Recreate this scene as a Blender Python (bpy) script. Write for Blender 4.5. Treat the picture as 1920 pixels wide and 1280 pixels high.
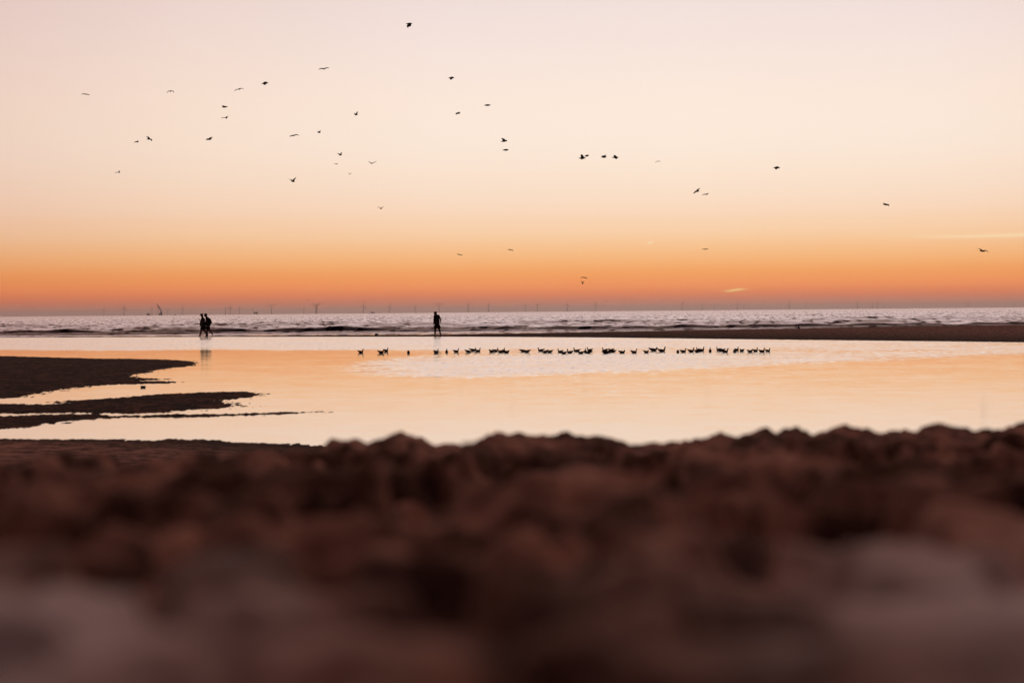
import bpy, math, random
import numpy as np
from mathutils import Vector, Matrix, Quaternion

for o in list(bpy.data.objects):
    bpy.data.objects.remove(o, do_unlink=True)
S = bpy.context.scene
C = S.collection
random.seed(5)
R = math.radians

# ------------------------------------------------------------------ camera
EYE = 1.65                       # eye height above the lagoon
FPX = 4533.0                     # focal length in photo pixels (1920 wide)
cam_d = bpy.data.cameras.new('camera')
cam = bpy.data.objects.new('camera', cam_d)
C.objects.link(cam)
cam_d.sensor_width = 36.0
cam_d.lens = 36.0 * FPX / 1920
cam_d.clip_start = 0.05
cam_d.clip_end = 200000
PITCH = math.atan(55.3 / FPX)
ROLL = math.atan(0.0091)
RM = Matrix.Rotation(math.pi / 2 - PITCH, 4, 'X') @ Matrix.Rotation(-ROLL, 4, 'Z')
cam.matrix_world = Matrix.Translation((0, 0, EYE)) @ RM
cam_d.dof.use_dof = True
cam_d.dof.focus_distance = 190
cam_d.dof.aperture_fstop = 3.4
cam_d.dof.aperture_blades = 9
S.camera = cam

def ray(px, py):
    return RM.to_3x3() @ Vector(((px - 960) / FPX, -(py - 640) / FPX, -1))
def at_z(px, py, z=0.0):
    d = ray(px, py); t = (z - EYE) / d.z
    return Vector((d.x * t, d.y * t, z))
def at_y(px, py, Y):
    d = ray(px, py); t = Y / d.y
    return Vector((d.x * t, Y, EYE + d.z * t))

# ------------------------------------------------------------------ exposure
S.view_settings.view_transform = 'Standard'
S.view_settings.look = 'None'
S.view_settings.exposure = 0
S.view_settings.gamma = 1
S.view_settings.use_curve_mapping = False

def lin(r, g, b):
    f = lambda c: (c / 255) / 12.92 if c / 255 <= 0.04045 else ((c / 255 + 0.055) / 1.055) ** 2.4
    return (f(r), f(g), f(b), 1)

# ------------------------------------------------------------------ sky (dusk, sun just below the horizon)
W = bpy.data.worlds.new('World'); S.world = W
W.use_nodes = True
nt = W.node_tree; nt.nodes.clear()
class NB:
    """tiny node builder"""
    def __init__(s, nt): s.nt = nt
    def n(s, t, **kw):
        x = s.nt.nodes.new(t)
        for k, v in kw.items(): setattr(x, k, v)
        return x
    def put(s, sock, v):
        if isinstance(v, bpy.types.NodeSocket): s.nt.links.new(v, sock)
        elif v is not None: sock.default_value = v
    def math(s, op, a, b=None, c=None, clamp=False):
        x = s.n('ShaderNodeMath', operation=op); x.use_clamp = clamp
        s.put(x.inputs[0], a); s.put(x.inputs[1], b); s.put(x.inputs[2], c)
        return x.outputs[0]
    def vmath(s, op, a, b=None, out=0):
        x = s.n('ShaderNodeVectorMath', operation=op)
        s.put(x.inputs[0], a); s.put(x.inputs[1], b)
        return x.outputs[out]
    def mix(s, f, a, b, blend='MIX'):
        x = s.n('ShaderNodeMix', data_type='RGBA', blend_type=blend); x.clamp_factor = False
        s.put(x.inputs[0], f); s.put(x.inputs[6], a); s.put(x.inputs[7], b)
        return x.outputs[2]
    def ramp(s, f, stops, interp='LINEAR'):
        x = s.n('ShaderNodeValToRGB'); x.color_ramp.interpolation = interp
        e = x.color_ramp.elements
        while len(e) < len(stops): e.new(0.5)
        for i, (p, c) in enumerate(stops): e[i].position = p; e[i].color = c
        s.put(x.inputs[0], f); return x.outputs[0]
    def mapr(s, v, a, b, c, d, smooth=True):
        x = s.n('ShaderNodeMapRange', interpolation_type='SMOOTHSTEP' if smooth else 'LINEAR')
        s.put(x.inputs[0], v); x.inputs[1].default_value = a; x.inputs[2].default_value = b
        x.inputs[3].default_value = c; x.inputs[4].default_value = d
        return x.outputs[0]
    def noise(s, vec, scale, detail=2, rough=0.5, out=0):
        x = s.n('ShaderNodeTexNoise'); s.put(x.inputs['Vector'], vec)
        x.inputs['Scale'].default_value = scale; x.inputs['Detail'].default_value = detail
        x.inputs['Roughness'].default_value = rough
        return x.outputs[out]

SUN_AZ = math.atan(330 / FPX)            # where the sun went down, to the right of the view axis
SUN_EL = R(1.2)
b = NB(nt)
tc = b.n('ShaderNodeTexCoord')
dirv = b.vmath('NORMALIZE', tc.outputs['Generated'])
sep = b.n('ShaderNodeSeparateXYZ'); b.put(sep.inputs[0], dirv)
dx, dy, dz = sep.outputs
u = b.math('SQRT', b.math('MAXIMUM', dz, 0.0))
stops = [(0.0, lin(196, 140, 124)), (0.045, lin(207, 134, 111)), (0.073, lin(228, 131, 92)), (0.0985, lin(252, 150, 90)),
         (0.136, lin(255, 178, 110)), (0.172, lin(255, 207, 160)), (0.2015, lin(255, 221, 191)),
         (0.25, lin(255, 234, 215)), (0.30, lin(254, 235, 221)), (0.358, lin(243, 225, 220)), (0.45, lin(238, 216, 209)),
         (0.60, lin(240, 208, 194)), (0.80, lin(222, 184, 170)), (1.0, lin(150, 122, 124))]
front = b.ramp(u, stops, 'CARDINAL')
# azimuth away from the sunset point
sd = (math.sin(SUN_AZ), math.cos(SUN_AZ))
hl = b.math('SQRT', b.math('ADD', b.math('MULTIPLY', dx, dx), b.math('ADD', b.math('MULTIPLY', dy, dy), 1e-6)))
ca = b.math('DIVIDE', b.math('ADD', b.math('MULTIPLY', dx, sd[0]), b.math('MULTIPLY', dy, sd[1])), hl)
off = b.math('SUBTRACT', 1.0, ca)
tint = b.ramp(b.math('SQRT', b.math('MULTIPLY', b.math('MAXIMUM', off, 0.0), 0.5)),
              [(0.0, (1, 1, 1, 1)), (0.05, (0.99, 0.98, 0.98, 1)), (0.10, (0.95, 0.90, 0.87, 1)), (0.15, (0.86, 0.76, 0.735, 1)),
               (0.30, (0.60, 0.45, 0.46, 1)), (0.6, (0.22, 0.145, 0.14, 1)), (1.0, (0.07, 0.05, 0.055, 1))])
glow = b.mix(1.0, front, tint, 'MULTIPLY')
sky = b.n('ShaderNodeTexSky', sky_type='NISHITA')
sky.sun_disc = False; sky.sun_elevation = SUN_EL; sky.sun_rotation = SUN_AZ
sky.air_density = 1.6; sky.dust_density = 3.0; sky.ozone_density = 2.0
skyc = b.vmath('MULTIPLY', sky.outputs[0], (0.05, 0.05, 0.05))
# the sky texture carries the part of the sky away from the sunset
away = b.mapr(off, 0.25, 1.6, 0.0, 0.12)
col = b.mix(away, glow, skyc)
# three sunlit contrail shreds
def streak(col, ax, az, slope, sx, sz, c, amt):
    X = b.math('DIVIDE', dx, b.math('MAXIMUM', dy, 0.05)); Z = b.math('DIVIDE', dz, b.math('MAXIMUM', dy, 0.05))
    ex = b.math('SUBTRACT', X, ax)
    wob = b.math('MULTIPLY', b.math('SINE', b.math('MULTIPLY', ex, 2.2 / sx)), sz * 0.5)
    ez = b.math('SUBTRACT', b.math('SUBTRACT', Z, az), b.math('ADD', wob, b.math('MULTIPLY', ex, slope)))
    qx = b.math('DIVIDE', ex, sx); qz = b.math('DIVIDE', ez, sz)
    e = b.math('ADD', b.math('POWER', b.math('ABSOLUTE', qx), 2.6), b.math('MULTIPLY', qz, qz))
    g = b.math('MULTIPLY', b.math('EXPONENT', b.math('MULTIPLY', e, -1.0)), amt)
    return b.mix(g, col, c)
col = streak(col, (1379 - 960) / FPX, (580.8 - 543.6) / FPX, 0.035, 19 / FPX, 2.0 / FPX, lin(255, 212, 130), 1.1)
col = streak(col, (1890 - 960) / FPX, (576.1 - 441) / FPX, -0.004, 170 / FPX, 3.6 / FPX, lin(255, 230, 186), 0.6)
col = streak(col, (1221 - 960) / FPX, (582.3 - 455) / FPX, 0.15, 5.5 / FPX, 1.2 / FPX, lin(255, 236, 196), 1.0)
bg = b.n('ShaderNodeBackground'); b.put(bg.inputs[0], col); bg.inputs[1].default_value = 1.0
wo = b.n('ShaderNodeOutputWorld'); nt.links.new(bg.outputs[0], wo.inputs[0])

# ------------------------------------------------------------------ helpers
def hash2(ix, iy, seed):
    n = (ix.astype(np.int64) * 374761393 + iy.astype(np.int64) * 668265263 + seed * 1442695041) & 0xffffffff
    n = ((n ^ (n >> 13)) * 1274126177) & 0xffffffff
    n = (n ^ (n >> 16)) & 0xffffffff
    return n
def noise2(x, y, seed=0):
    """gradient noise about -0.7..0.7"""
    x = np.asarray(x, float); y = np.asarray(y, float)
    x0 = np.floor(x); y0 = np.floor(y); fx = x - x0; fy = y - y0
    def g(ix, iy, dx, dy):
        a = hash2(ix, iy, seed) / 4294967296.0 * 2 * math.pi
        return np.cos(a) * dx + np.sin(a) * dy
    u_ = fx * fx * fx * (fx * (fx * 6 - 15) + 10); v_ = fy * fy * fy * (fy * (fy * 6 - 15) + 10)
    a = g(x0, y0, fx, fy); b_ = g(x0 + 1, y0, fx - 1, fy)
    c = g(x0, y0 + 1, fx, fy - 1); d = g(x0 + 1, y0 + 1, fx - 1, fy - 1)
    return (a + u_ * (b_ - a)) * (1 - v_) + (c + u_ * (d - c)) * v_
def fbm(x, y, octs=4, seed=0, gain=0.5):
    r = 0; a = 1
    for i in range(octs):
        r = r + a * noise2(x * 2 ** i + 17.3 * i, y * 2 ** i - 9.1 * i, seed + i); a *= gain
    return r
def sstep(a, b_, x):
    t = np.clip((x - a) / (b_ - a), 0, 1); return t * t * (3 - 2 * t)

def link(name, me, mats=None, parent=None):
    o = bpy.data.objects.new(name, me); C.objects.link(o)
    if mats and me is not None: me.materials.append(mats)
    if parent: o.parent = parent
    return o
def tag(o, label=None, cat=None, group=None, kind=None):
    if label: o['label'] = label
    if cat: o['category'] = cat
    if group: o['group'] = group
    if kind: o['kind'] = kind
    return o
def grid_mesh(name, X, Y, Z, attrs=None):
    nr, nc = X.shape
    me = bpy.data.meshes.new(name)
    me.vertices.add(nr * nc)
    me.vertices.foreach_set('co', np.stack([X, Y, Z], -1).astype(np.float32).ravel())
    i = np.arange(nr - 1)[:, None] * nc + np.arange(nc - 1)[None, :]
    q = np.stack([i, i + 1, i + nc + 1, i + nc], -1).reshape(-1, 4).astype(np.int32)
    me.loops.add(q.size); me.loops.foreach_set('vertex_index', q.ravel())
    me.polygons.add(len(q))
    me.polygons.foreach_set('loop_start', np.arange(0, q.size, 4, dtype=np.int32))
    me.polygons.foreach_set('use_smooth', np.ones(len(q), bool))
    me.update(calc_edges=True)
    for k, v in (attrs or {}).items():
        a = me.attributes.new(k, 'FLOAT', 'POINT'); a.data.foreach_set('value', v.astype(np.float32).ravel())
    return me

class MB:
    """collects simple solids into one mesh"""
    def __init__(s): s.v = []; s.f = []
    def loft(s, pts, rad, seg=10, flat=None, cap=True):
        """tube through pts; rad: float or (side, up) per point"""
        pts = [Vector(p) for p in pts]; base = len(s.v); up0 = Vector((0, 0, 1))
        prev = None
        for i, p in enumerate(pts):
            t = (pts[min(i + 1, len(pts) - 1)] - pts[max(i - 1, 0)]).normalized()
            if prev is None:
                ref = Vector((0, 1, 0)) if abs(t.y) < 0.9 else up0
                sd_ = ref
            else: sd_ = prev
            sd_ = (sd_ - t * sd_.dot(t)).normalized(); prev = sd_
            upv = t.cross(sd_)
            r = rad[i]; ra, rb = (r, r) if not isinstance(r, (tuple, list)) else r
            for k in range(seg):
                a = 2 * math.pi * k / seg
                s.v.append(p + sd_ * (ra * math.cos(a)) + upv * (rb * math.sin(a)))
        for i in range(len(pts) - 1):
            for k in range(seg):
                a = base + i * seg + k; b2 = base + i * seg + (k + 1) % seg
                s.f.append((a, b2, b2 + seg, a + seg))
        if cap:
            s.f.append(tuple(base + k for k in range(seg))[::-1])
            s.f.append(tuple(base + (len(pts) - 1) * seg + k for k in range(seg)))
        return s
    def box(s, c, d, taper=1.0):
        c = Vector(c); base = len(s.v)
        for z in (-1, 1):
            t = 1.0 if z < 0 else taper
            for x, y in ((-1, -1), (1, -1), (1, 1), (-1, 1)):
                s.v.append(c + Vector((x * d[0] / 2 * t, y * d[1] / 2 * t, z * d[2] / 2)))
        B = base
        for q in ((0, 3, 2, 1), (4, 5, 6, 7), (0, 1, 5, 4), (1, 2, 6, 5), (2, 3, 7, 6), (3, 0, 4, 7)):
            s.f.append(tuple(B + k for k in q))
        return s
    def lathe(s, prof, c=(0, 0, 0), seg=24):
        base = len(s.v); c = Vector(c)
        for r, z in prof:
            for k in range(seg):
                a = 2 * math.pi * k / seg
                s.v.append(c + Vector((r * math.cos(a), r * math.sin(a), z)))
        for i in range(len(prof) - 1):
            for k in range(seg):
                a = base + i * seg + k; b2 = base + i * seg + (k + 1) % seg
                s.f.append((a, b2, b2 + seg, a + seg))
        s.f.append(tuple(base + k for k in range(seg))[::-1])
        s.f.append(tuple(base + (len(prof) - 1) * seg + k for k in range(seg)))
        return s
    def mesh(s, name, smooth=True):
        me = bpy.data.meshes.new(name); me.from_pydata([tuple(v) for v in s.v], [], s.f); me.update()
        if smooth:
            for p in me.polygons: p.use_smooth = True
        return me
    def build(s, name, m, parent=None, smooth=True):
        return link(name, s.mesh(name, smooth), m, parent)

def mat(name, color, rough=0.6, var=0.25, scale=8.0, metallic=0.0, spec=0.4):
    m = bpy.data.materials.new(name); m.use_nodes = True
    q = NB(m.node_tree); p = m.node_tree.nodes['Principled BSDF']
    g = q.n('ShaderNodeTexCoord')
    nz = q.noise(g.outputs['Object'], scale, 4)
    lo = tuple(c * (1 - var) for c in color) + (1,); hi = tuple(min(1, c * (1 + var)) for c in color) + (1,)
    q.put(p.inputs['Base Color'], q.ramp(nz, [(0.3, lo), (0.7, hi)]))
    p.inputs['Roughness'].default_value = rough; p.inputs['Metallic'].default_value = metallic
    p.inputs['Specular IOR Level'].default_value = spec
    return m

# ------------------------------------------------------------------ materials of the setting
def sand_material():
    m = bpy.data.materials.new('damp_sand_painted_shade'); m.use_nodes = True
    q = NB(m.node_tree); p = m.node_tree.nodes['Principled BSDF']
    g = q.n('ShaderNodeNewGeometry'); pos = g.outputs['Position']
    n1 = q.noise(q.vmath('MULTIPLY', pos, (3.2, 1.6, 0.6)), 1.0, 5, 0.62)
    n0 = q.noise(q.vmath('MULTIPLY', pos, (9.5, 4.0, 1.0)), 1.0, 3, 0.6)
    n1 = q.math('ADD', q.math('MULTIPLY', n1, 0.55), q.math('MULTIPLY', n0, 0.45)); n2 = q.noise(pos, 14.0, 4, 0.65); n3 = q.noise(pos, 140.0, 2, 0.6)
    c = q.ramp(n1, [(0.445, (0.026, 0.013, 0.010, 1)), (0.565, (0.56, 0.335, 0.265, 1))])  # strong dark patches in the colour stand in for shaded hollows
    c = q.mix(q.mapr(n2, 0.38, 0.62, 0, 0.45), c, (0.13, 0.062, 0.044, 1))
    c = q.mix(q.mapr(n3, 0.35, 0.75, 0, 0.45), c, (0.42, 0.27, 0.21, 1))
    pale = q.n('ShaderNodeAttribute', attribute_name='pale').outputs['Fac']
    c = q.mix(pale, c, (0.72, 0.70, 0.70, 1))  # blends to pale grey in two spots near the camera
    # wet near the water line: darker and a bit glossier
    sz = q.n('ShaderNodeSeparateXYZ'); q.put(sz.inputs[0], pos)
    wet = q.mapr(sz.outputs[2], 0.03, 0.24, 1.0, 0.0)
    c = q.mix(wet, c, q.mix(1.0, c, q.ramp(q.noise(q.vmath('MULTIPLY', pos, (1.3, 0.4, 1)), 1.0, 5, 0.7), [(0.38, (0.10, 0.085, 0.085, 1)), (0.64, (0.36, 0.29, 0.25, 1))]), 'MULTIPLY'))
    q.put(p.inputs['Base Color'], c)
    q.put(p.inputs['Roughness'], q.mapr(wet, 0, 1, 1.0, 0.9, False))
    p.inputs['Specular IOR Level'].default_value = 0.03
    bp = q.n('ShaderNodeBump'); bp.inputs['Strength'].default_value = 0.5; bp.inputs['Distance'].default_value = 0.01
    q.put(bp.inputs['Height'], q.math('ADD', n2, q.math('MULTIPLY', n3, 0.3)))
    m.node_tree.links.new(bp.outputs[0], p.inputs['Normal'])
    return m
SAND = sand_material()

def water_material(name, body, calm_amp, wind_amp, calm_r, wind_r, sx, sy, power, fleck, tint=(0.99, 0.965, 0.955, 1)):
    """slopes of ripples too small to model tilt the normal; the mesh attribute 'wind' says where wind ruffles the water"""
    m = bpy.data.materials.new(name); m.use_nodes = True
    q = NB(m.node_tree); m.node_tree.nodes.remove(m.node_tree.nodes['Principled BSDF'])
    g = q.n('ShaderNodeNewGeometry'); pos = g.outputs['Position']
    w = q.n('ShaderNodeAttribute', attribute_name='wind').outputs['Fac']
    v1 = q.vmath('MULTIPLY', pos, (sx, sy, 1)); v2 = q.vmath('MULTIPLY', pos, (sx * 0.23, sy * 0.30, 1))
    v3 = q.vmath('MULTIPLY', pos, (sx * 0.045, sy * 0.09, 1))
    c1 = q.vmath('SUBTRACT', q.noise(v1, 1.0, 3, 0.6, 1), (0.5, 0.5, 0.5))
    c2 = q.vmath('SUBTRACT', q.noise(v2, 1.0, 3, 0.6, 1), (0.5, 0.5, 0.5))
    gust = q.mapr(q.noise(v3, 1.0, 4, 0.6), 0.3, 0.7, 0.6, 1.35)
    wg = q.math('MULTIPLY', w, gust)
    amp = q.math('ADD', calm_amp, q.math('MULTIPLY', wg, wind_amp - calm_amp))
    sl = q.vmath('ADD', q.vmath('MULTIPLY', c1, (0.8, 1.0, 0)), q.vmath('MULTIPLY', c2, (0.5, 0.9, 0)))
    cb = q.n('ShaderNodeCombineXYZ')
    for k in range(2): q.put(cb.inputs[k], amp)
    n = q.vmath('ADD', g.outputs['Normal'], q.vmath('MULTIPLY', sl, cb.outputs[0]))
    # short steep wavelets
    fl = q.noise(q.vmath('MULTIPLY', pos, (fleck[0], fleck[1], 1)), 1.0, 2, 0.5)
    fa = q.math('MULTIPLY', q.math('MULTIPLY', q.mapr(fl, 0.50, 0.74, 0.0, 1.0), wg), -fleck[2])
    fv = q.n('ShaderNodeCombineXYZ'); q.put(fv.inputs[1], fa)
    n = q.vmath('NORMALIZE', q.vmath('ADD', n, fv.outputs[0]))
    fr = q.n('ShaderNodeFresnel'); fr.inputs['IOR'].default_value = 1.34; q.put(fr.inputs['Normal'], n)
    fac = q.math('POWER', fr.outputs[0], power)
    df = q.n('ShaderNodeBsdfDiffuse'); df.inputs[0].default_value = body + (1,)
    gl = q.n('ShaderNodeBsdfGlossy'); gl.inputs['Color'].default_value = tint
    q.put(gl.inputs['Roughness'], q.math('ADD', calm_r, q.math('MULTIPLY', wg, wind_r - calm_r))); q.put(gl.inputs['Normal'], n)
    mx = q.n('ShaderNodeMixShader'); q.put(mx.inputs[0], fac); q.put(mx.inputs[1], df.outputs[0]); q.put(mx.inputs[2], gl.outputs[0])
    m.node_tree.links.new(mx.outputs[0], m.node_tree.nodes['Material Output'].inputs[0])
    return m

# ------------------------------------------------------------------ terrain
def horizon(px): return 593.4 - 0.0091 * px
def ipoly(pts): return [(v.x, v.y) for v in (at_z(px, py) for px, py in pts)]
BAR_A = ipoly([(-260, 664), (0, 667), (60, 669), (130, 671), (200, 672.5), (270, 673.2), (320, 674.5), (350, 677), (371, 681),
               (362, 684), (349, 687), (310, 690), (278, 697), (256, 701), (239, 705.5), (252, 709.5), (295, 710.6), (294, 711.6), (258, 713.0),
               (262, 714.6), (300, 715.2), (330, 716.3), (318, 717.4), (298, 718.4), (232, 718.8), (161, 724), (107, 730), (65, 738), (19, 745.5), (-30, 749), (-260, 756)])
BAR_B = ipoly([(-260, 757), (0, 757.5), (58, 759.5), (84, 759), (119, 756.5), (129, 751), (181, 748.6), (226, 746), (274, 741.3), (323, 738), (387, 736.5), (436, 734.8),
               (465, 735), (486, 738.5), (471, 743), (440, 747.5), (420, 750), (413, 754), (440, 760.5), (416, 765), (355, 768), (307, 772.5), (258, 774), (161, 773),
               (97, 773), (32, 774), (-260, 777)])
BAR_C = ipoly([(-260, 786), (0, 781.5), (65, 779), (129, 777), (168, 777), (210, 778.8), (291, 779.2), (387, 777.4), (484, 775), (540, 773.2), (608, 771.4),
               (540, 774.9), (484, 777.4), (387, 779.9), (291, 781.6), (215, 782), (181, 784), (123, 789), (71, 796), (32, 801), (-40, 808), (-260, 826)])
FING1 = ipoly([(225, 708), (295, 710.8), (225, 712.8)])
FING2 = ipoly([(225, 714.5), (262, 715.6), (300, 715.8), (331, 716.6), (300, 718.2), (262, 718.6), (225, 719)])
SHORE = ipoly([(-400, 818), (-100, 820), (0, 821.7), (65, 823.6), (129, 824.2), (180, 823.2), (226, 823.4), (274, 826.6), (323, 822.6), (371, 824.7), (452, 828.3),
               (549, 833), (597, 835.4), (700, 842), (900, 852), (1400, 868), (2300, 880)])
def sdf(X, Y, poly, closed=True):
    """signed distance, positive inside"""
    P = np.array(poly); n = len(P)
    d = np.full(X.shape, 1e9); inside = np.zeros(X.shape, bool)
    for i in range(n if closed else n - 1):
        a = P[i]; c = P[(i + 1) % n]; e = c - a
        wx = X - a[0]; wy = Y - a[1]
        t = np.clip((wx * e[0] + wy * e[1]) / (e @ e), 0, 1)
        d = np.minimum(d, (wx - t * e[0]) ** 2 + (wy - t * e[1]) ** 2)
        if closed:
            c1 = (a[1] <= Y) & (c[1] > Y); c2 = (a[1] > Y) & (c[1] <= Y)
            cr = e[0] * wy - e[1] * wx
            inside ^= (c1 & (cr > 0)) | (c2 & (cr < 0))
    d = np.sqrt(d)
    return np.where(inside, d, -d) if closed else d
# far bank between lagoon and sea, as functions of the bearing (photo column)
BX = [-400, 0, 385, 640, 820, 960, 1100, 1240, 1400, 1560, 1720, 1920, 2300]
BLOW = [634.5, 632.8, 631.5, 631.2, 631.0, 631.6, 632.5, 634, 636, 637.6, 639.2, 641.6, 646]
BY1 = [at_z(x, y).y for x, y in zip(BX, BLOW)]
BTOPY = [198, 192, 184, 178, 175, 177, 180, 182, 183, 184, 184, 184, 184]
BH = [0.03, 0.02, 0.025, 0.045, 0.06, 0.08, 0.10, 0.14, 0.19, 0.22, 0.27, 0.325, 0.37]
def bearing(X, Y): return 960 + FPX * X / np.maximum(Y, 1e-3)
CREST = [(-400, 864), (0, 862), (60, 868), (130, 858), (200, 866), (300, 868), (380, 858), (450, 852), (520, 850), (560, 849), (590, 842), (612, 831), (631, 823), (665, 824), (687, 829), (725, 823), (743, 818), (756, 814), (775, 819), (800, 829),
         (819, 834), (850, 836), (875, 835), (900, 826), (915, 819), (928, 814), (950, 816), (975, 818), (1037, 820), (1062, 816), (1100, 824), (1115, 820), (1128, 817), (1142, 821), (1156, 829), (1194, 835),
         (1237, 834), (1275, 828), (1312, 830), (1350, 820), (1395, 817), (1412, 812), (1425, 806), (1440, 810), (1455, 817), (1492, 810), (1515, 815), (1535, 806), (1556, 799), (1580, 803), (1605, 812), (1650, 815),
         (1695, 806), (1714, 812), (1736, 803), (1800, 799), (1819, 806), (1850, 806), (1882, 803), (1905, 791), (1920, 793), (2100, 786), (2400, 780)]
YC = 8.0
CRX = [c[0] for c in CREST]
CRZ = [at_y(px, py - 0.5, YC).z for px, py in CREST]

def terrain_z(X, Y):
    bx = bearing(X, Y)
    # --- near shore: foreshore then dune
    sh = sdf(X, Y, SHORE, False)
    shoreY = np.interp(bx, [960 + FPX * p[0] / p[1] for p in SHORE], [p[1] for p in SHORE])
    inland = np.where(Y < shoreY, sh, -sh)
    rag = 0.014 * fbm(X * 1.0, Y * 0.7, 5, 3, 0.6) + 0.013 * fbm(X * 5, Y * 1.6, 4, 31, 0.6)
    z = np.clip(inland * 0.05, -0.35, 10)
    # --- sandbars
    for k, (poly, hm, sl) in enumerate(((BAR_A, 0.045, 0.03), (BAR_B, 0.040, 0.045), (BAR_C, 0.022, 0.06))):
        d = sdf(X, Y, poly)
        h = np.where(d > 0, hm * (1 - np.exp(-d * sl / hm)) + 0.006, np.maximum(d * 0.035 , -0.35))
        z = np.maximum(z, h)
    for poly in (FING1, FING2):
        d = sdf(X, Y, poly); z = np.maximum(z, np.where(d > 0, 0.022, d * 0.2))
    # --- far bank
    y1 = np.interp(bx, BX, BY1); yt = np.interp(bx, BX, BTOPY); H = np.interp(bx, BX, BH)
    t = (Y - y1)
    w = np.maximum(yt - y1, 1)
    face = np.where(t < 0, np.maximum(t * 0.04, -0.35), H * (1 - (1 - np.clip(t / w, 0, 1)) ** 2.0) * 0.85 + np.minimum(H * 0.15, t * 0.03))
    back = H - (Y - yt) * 0.02
    bank = np.where(Y < yt, face, np.maximum(back, -0.7))
    z = np.maximum(z, bank)
    far = sstep(25, 40, Y)
    rag = rag + 0.020 * fbm(X * 13, Y * 1.6, 3, 37, 0.6) * sstep(24, 30, Y) * (1 - sstep(60, 120, Y))
    ragf = rag * (1 + 0.6 * sstep(100, 160, Y) * sstep(0.05, 0.2, H))
    ragf = ragf * np.where(H < 0.05, 1 - 0.75 * sstep(140, 165, Y), 1.0)
    z = z + ragf * (0.4 + 0.6 * far)
    # --- dune in front of the camera
    zc = np.interp(960 + FPX * X / np.maximum(Y, 4.0), CRX, CRZ)
    rise = sstep(0, 1, np.clip((Y - 1.0) / (YC - 1.0), 0, 1)) * 0.35 + 0.65 * np.clip((Y - 1.0) / (YC - 1.0), 0, 1)
    z0 = 1.462 + 0.02 * noise2(X * 0.8, Y * 0.8, 77)
    zmean = EYE - YC * 237 / FPX
    top = z0 + (zmean - z0) * rise + (zc - zmean) * sstep(5.2, 7.8, Y)
    behind = zc - (Y - YC) * 0.083 - 0.03 * sstep(0, 1.5, Y - YC)
    dune = np.where(Y < YC, top, behind)
    damp = 1 - 0.86 * sstep(5.6, 7.3, Y)
    sc = 1.0       # scuffed sand close by is finer
    n_big = fbm(X * 1.6 + 3, Y * 1.1, 2, 11)
    n_mid = fbm(X * 3.6, Y * 2.0, 3, 12)
    pits = np.maximum(0, fbm(X * 3.0 + 40, Y * 1.5 + 7, 2, 15) - 0.08)
    pit = sstep(0.06, 0.30, fbm(X * 2.6 + 11, Y * 2.3 + 5, 2, 21))
    wxx = X + 0.08 * noise2(X * 5, Y * 3, 95); wyy = Y + 0.15 * noise2(X * 4 + 9, Y * 3, 96)
    w0 = 1 - sstep(1.9, 2.8, Y); w2_ = sstep(3.2, 4.6, Y); w1_ = 1 - w0 - w2_
    t0 = sstep(-0.14, 0.14, noise2(wxx * 8.0 + 2, wyy * 5.0 + 1, 94) + 0.6 * noise2(wxx * 17, wyy * 8, 93))
    t1 = sstep(-0.14, 0.14, noise2(wxx * 4.8 + 2, wyy * 3.0 + 1, 97) + 0.6 * noise2(wxx * 11, wyy * 6, 92))
    t2 = sstep(-0.14, 0.14, noise2(wxx * 2.7 + 5, wyy * 1.9 + 3, 98) + 0.6 * noise2(wxx * 7, wyy * 4, 91))
    t3 = sstep(-0.16, 0.16, noise2(wxx * 6.6 + 5, wyy * 3.1 + 3, 90) + 0.4 * noise2(wxx * 15, wyy * 9, 89))
    lumps = w0 * (t0 - 0.62) * 0.042 + w1_ * (t1 - 0.75) * 0.075 + w2_ * ((t2 - 0.93) * 0.095 + (t3 - 0.8) * 0.045) + w1_ * (t3 - 0.6) * 0.03 + 0.024 * fbm(X * 6, Y * 4, 3, 12) + 0.022 * fbm(X * 13, Y * 9, 2, 14) * sstep(3, 5, Y)
    near = sstep(14, 9, Y) if False else (1 - sstep(12, 26, Y)) * 0.85 + 0.15
    dune = dune + lumps * sc * damp * near * 1.15 + (0.034 * fbm(X * 6.5, Y * 5, 4, 19, 0.55) * sstep(4, 7, Y)) * (1 - 0.75 * sstep(8, 16, Y))
    dune = np.where(Y > 30.5, -5, dune)
    k = 0.03
    z = np.maximum(z, dune)
    return z

rows = np.concatenate([np.linspace(-25, 0.5, 14), np.geomspace(0.55, 14, 470), np.geomspace(14.2, 31, 150)[0:], 
                       1 / np.linspace(1 / 31.3, 1 / 205, 470), np.linspace(207, 300, 14)])
ucols = np.concatenate([-np.geomspace(30000, 1200, 16), np.arange(-1160, 1161, 2.9), np.geomspace(1200, 30000, 16)])
def cols_X(Y):
    Ye = np.where(Y > 0, Y + 1.5 * np.exp(-np.maximum(Y, 0) / 8), 1.5)
    return ucols[None, :] / FPX * Ye[:, None]
GX = cols_X(rows); GY = np.repeat(rows[:, None], len(ucols), 1)
GZ = terrain_z(GX, GY)
GZ = np.where(GY < 0.5, np.minimum(GZ, 1.45), GZ)
PALE = np.maximum(np.exp(-((GX + 0.32) / 0.17) ** 2 - ((GY - 1.35) / 0.40) ** 2), np.exp(-((GX - 0.38) / 0.19) ** 2 - ((GY - 1.5) / 0.55) ** 2))
PALE = np.clip(PALE * 1.3 + 0.5 * fbm(GX * 5, GY * 4, 3, 91) * PALE, 0, 1)
beach = link('sand_beach', grid_mesh('sand_beach', GX, GY, GZ, {'pale': PALE}), SAND)
tag(beach, kind='structure')
def ground(x, y):
    return float(terrain_z(np.array([[x]]), np.array([[y]]))[0, 0])

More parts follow.
